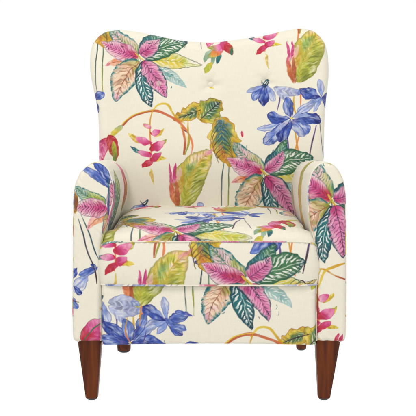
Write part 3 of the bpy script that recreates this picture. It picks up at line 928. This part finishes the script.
# underside of the cushion (rests on the deck)
zu = np.full(Xc[::8, ::6].shape, ZL)
Bag().grid(np.stack([Pc[::8, ::6, 0], Pc[::8, ::6, 1], zu], -1), CREAM, flip=True).build('underside', M_PRINT, cush)
# deck between the arms
xg, yg = np.meshgrid(np.linspace(-.272, .272, 30), np.linspace(.012, .5, 30), indexing='ij')
Bag().grid(np.stack([xg, yg, ZL - .004 + 0 * xg], -1), CREAM).build('seat_deck', M_PRINT, rail)


# ---------- legs
def leg(top_c, top_w, bot_c, bot_w, z1, zf=-.0025, yt=.034, yb=.028, dt=.06, db=.03):
    """square tapered leg with softened arrises; widths in x, depths in y"""
    n = 30; bag_v = []
    ang = np.linspace(0, 2 * np.pi, 41)
    zs = np.r_[np.linspace(z1, zf + .002, n), zf, zf]
    G = np.empty((41, n + 2, 3))
    for j, z in enumerate(zs):
        t = (z1 - z) / (z1 - zf)
        w = (top_w * (1 - t) + bot_w * t) / 2; d = (dt * (1 - t) + db * t) / 2
        if j == n: w -= .0015; d -= .0015
        if j == n + 1: w = d = .0001
        c = np.cos(ang); s_ = np.sin(ang); p = 7.0
        q = (np.abs(c) ** p + np.abs(s_) ** p) ** (-1 / p)
        G[:, j, 0] = top_c * (1 - t) + bot_c * t + w * q * c
        G[:, j, 1] = yt * (1 - t) + yb * t + d * q * s_
        G[:, j, 2] = z
    bb = Bag().grid(G, CREAM, flip=False)
    o = link_mesh('leg', np.vstack(bb.V), np.vstack(bb.F), M_WOOD, chair)
    # glide
    r = np.array([0, bot_w * .40, bot_w * .42, bot_w * .40, bot_w * .3, 0]); zz = np.array([zf + .001, zf + .001, zf - .001, -.0065, -.008, -.008])
    A = np.linspace(0, 2 * np.pi, 33)
    Gg = np.stack([bot_c + np.cos(A)[:, None] * r, yb + np.sin(A)[:, None] * r, np.broadcast_to(zz, (33, 6))], -1)
    bb = Bag().grid(Gg, CREAM, flip=False)
    link_mesh('glide', np.vstack(bb.V), np.vstack(bb.F), M_GLIDE, o)


def fx(p): return (p - CX) / S


leg(fx(88.7), 25 / S, fx(90.8), 12 / S, ARM_Z0 + .01)
leg(fx(329), 26 / S, fx(325), 12 / S, ARM_Z0 + .01)
leg(-.262, .055, -.268, .040, ARM_Z0 + .02, yt=.52, yb=.61, dt=.055, db=.034)
leg(.285, .055, .295, .030, ARM_Z0 + .02, yt=.54, yb=.64, dt=.055, db=.034)

# ------------------------------------------------------------------ white studio
m, nt, b = new_mat('floor_added_glow')
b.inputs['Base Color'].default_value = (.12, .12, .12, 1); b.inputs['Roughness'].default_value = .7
b.inputs['Emission Color'].default_value = (1, 1, 1, 1); b.inputs['Emission Strength'].default_value = 1.0   # glow added to the floor, washes out the shadow under the chair
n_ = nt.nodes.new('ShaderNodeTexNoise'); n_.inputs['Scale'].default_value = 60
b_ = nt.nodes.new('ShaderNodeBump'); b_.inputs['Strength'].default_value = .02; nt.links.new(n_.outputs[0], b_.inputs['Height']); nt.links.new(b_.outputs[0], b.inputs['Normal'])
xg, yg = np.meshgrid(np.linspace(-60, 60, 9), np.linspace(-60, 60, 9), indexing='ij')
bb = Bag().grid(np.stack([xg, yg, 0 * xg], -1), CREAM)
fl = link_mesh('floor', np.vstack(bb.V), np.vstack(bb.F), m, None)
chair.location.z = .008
fl['kind'] = 'structure'; fl['label'] = 'seamless studio floor, kept pure white by an added glow'

w = bpy.data.worlds.new('World'); scene.world = w; w.use_nodes = True
bg = w.node_tree.nodes['Background']; bg.inputs[0].default_value = (1, 1, 1, 1); bg.inputs[1].default_value = 1.0


def area(name, loc, target, size, power, color=(1, 1, 1)):
    l = bpy.data.lights.new(name, 'AREA'); l.shape = 'SQUARE'; l.size = size; l.energy = power; l.color = color
    o = bpy.data.objects.new(name, l); C.objects.link(o); o.location = loc
    import mathutils
    o.rotation_euler = (mathutils.Vector(target) - mathutils.Vector(loc)).to_track_quat('-Z', 'Y').to_euler()
    return o


area('key_softbox', (-.8, -1.3, 3.2), (0, .2, .6), 1.1, 60, (1, .985, .95))
area('fill_softbox', (1.6, -3.4, 1.5), (0, .3, .5), 1.8, 24, (1, .985, .96))

cam = bpy.data.cameras.new('camera'); co = bpy.data.objects.new('camera', cam); C.objects.link(co)
co.location = ((208 - CX) / S, -CAM_D, CAM_H + .008); co.rotation_euler = (math.radians(90), 0, 0)
cam.sensor_width = 36; cam.lens = 36 * CAM_D / (416 / S)
cam.shift_y = (HOR - 208) / 416
cam.clip_start = .05; cam.clip_end = 500
scene.camera = co
scene.view_settings.view_transform = 'Standard'; scene.view_settings.look = 'None'
scene.view_settings.exposure = 0; scene.view_settings.gamma = 1
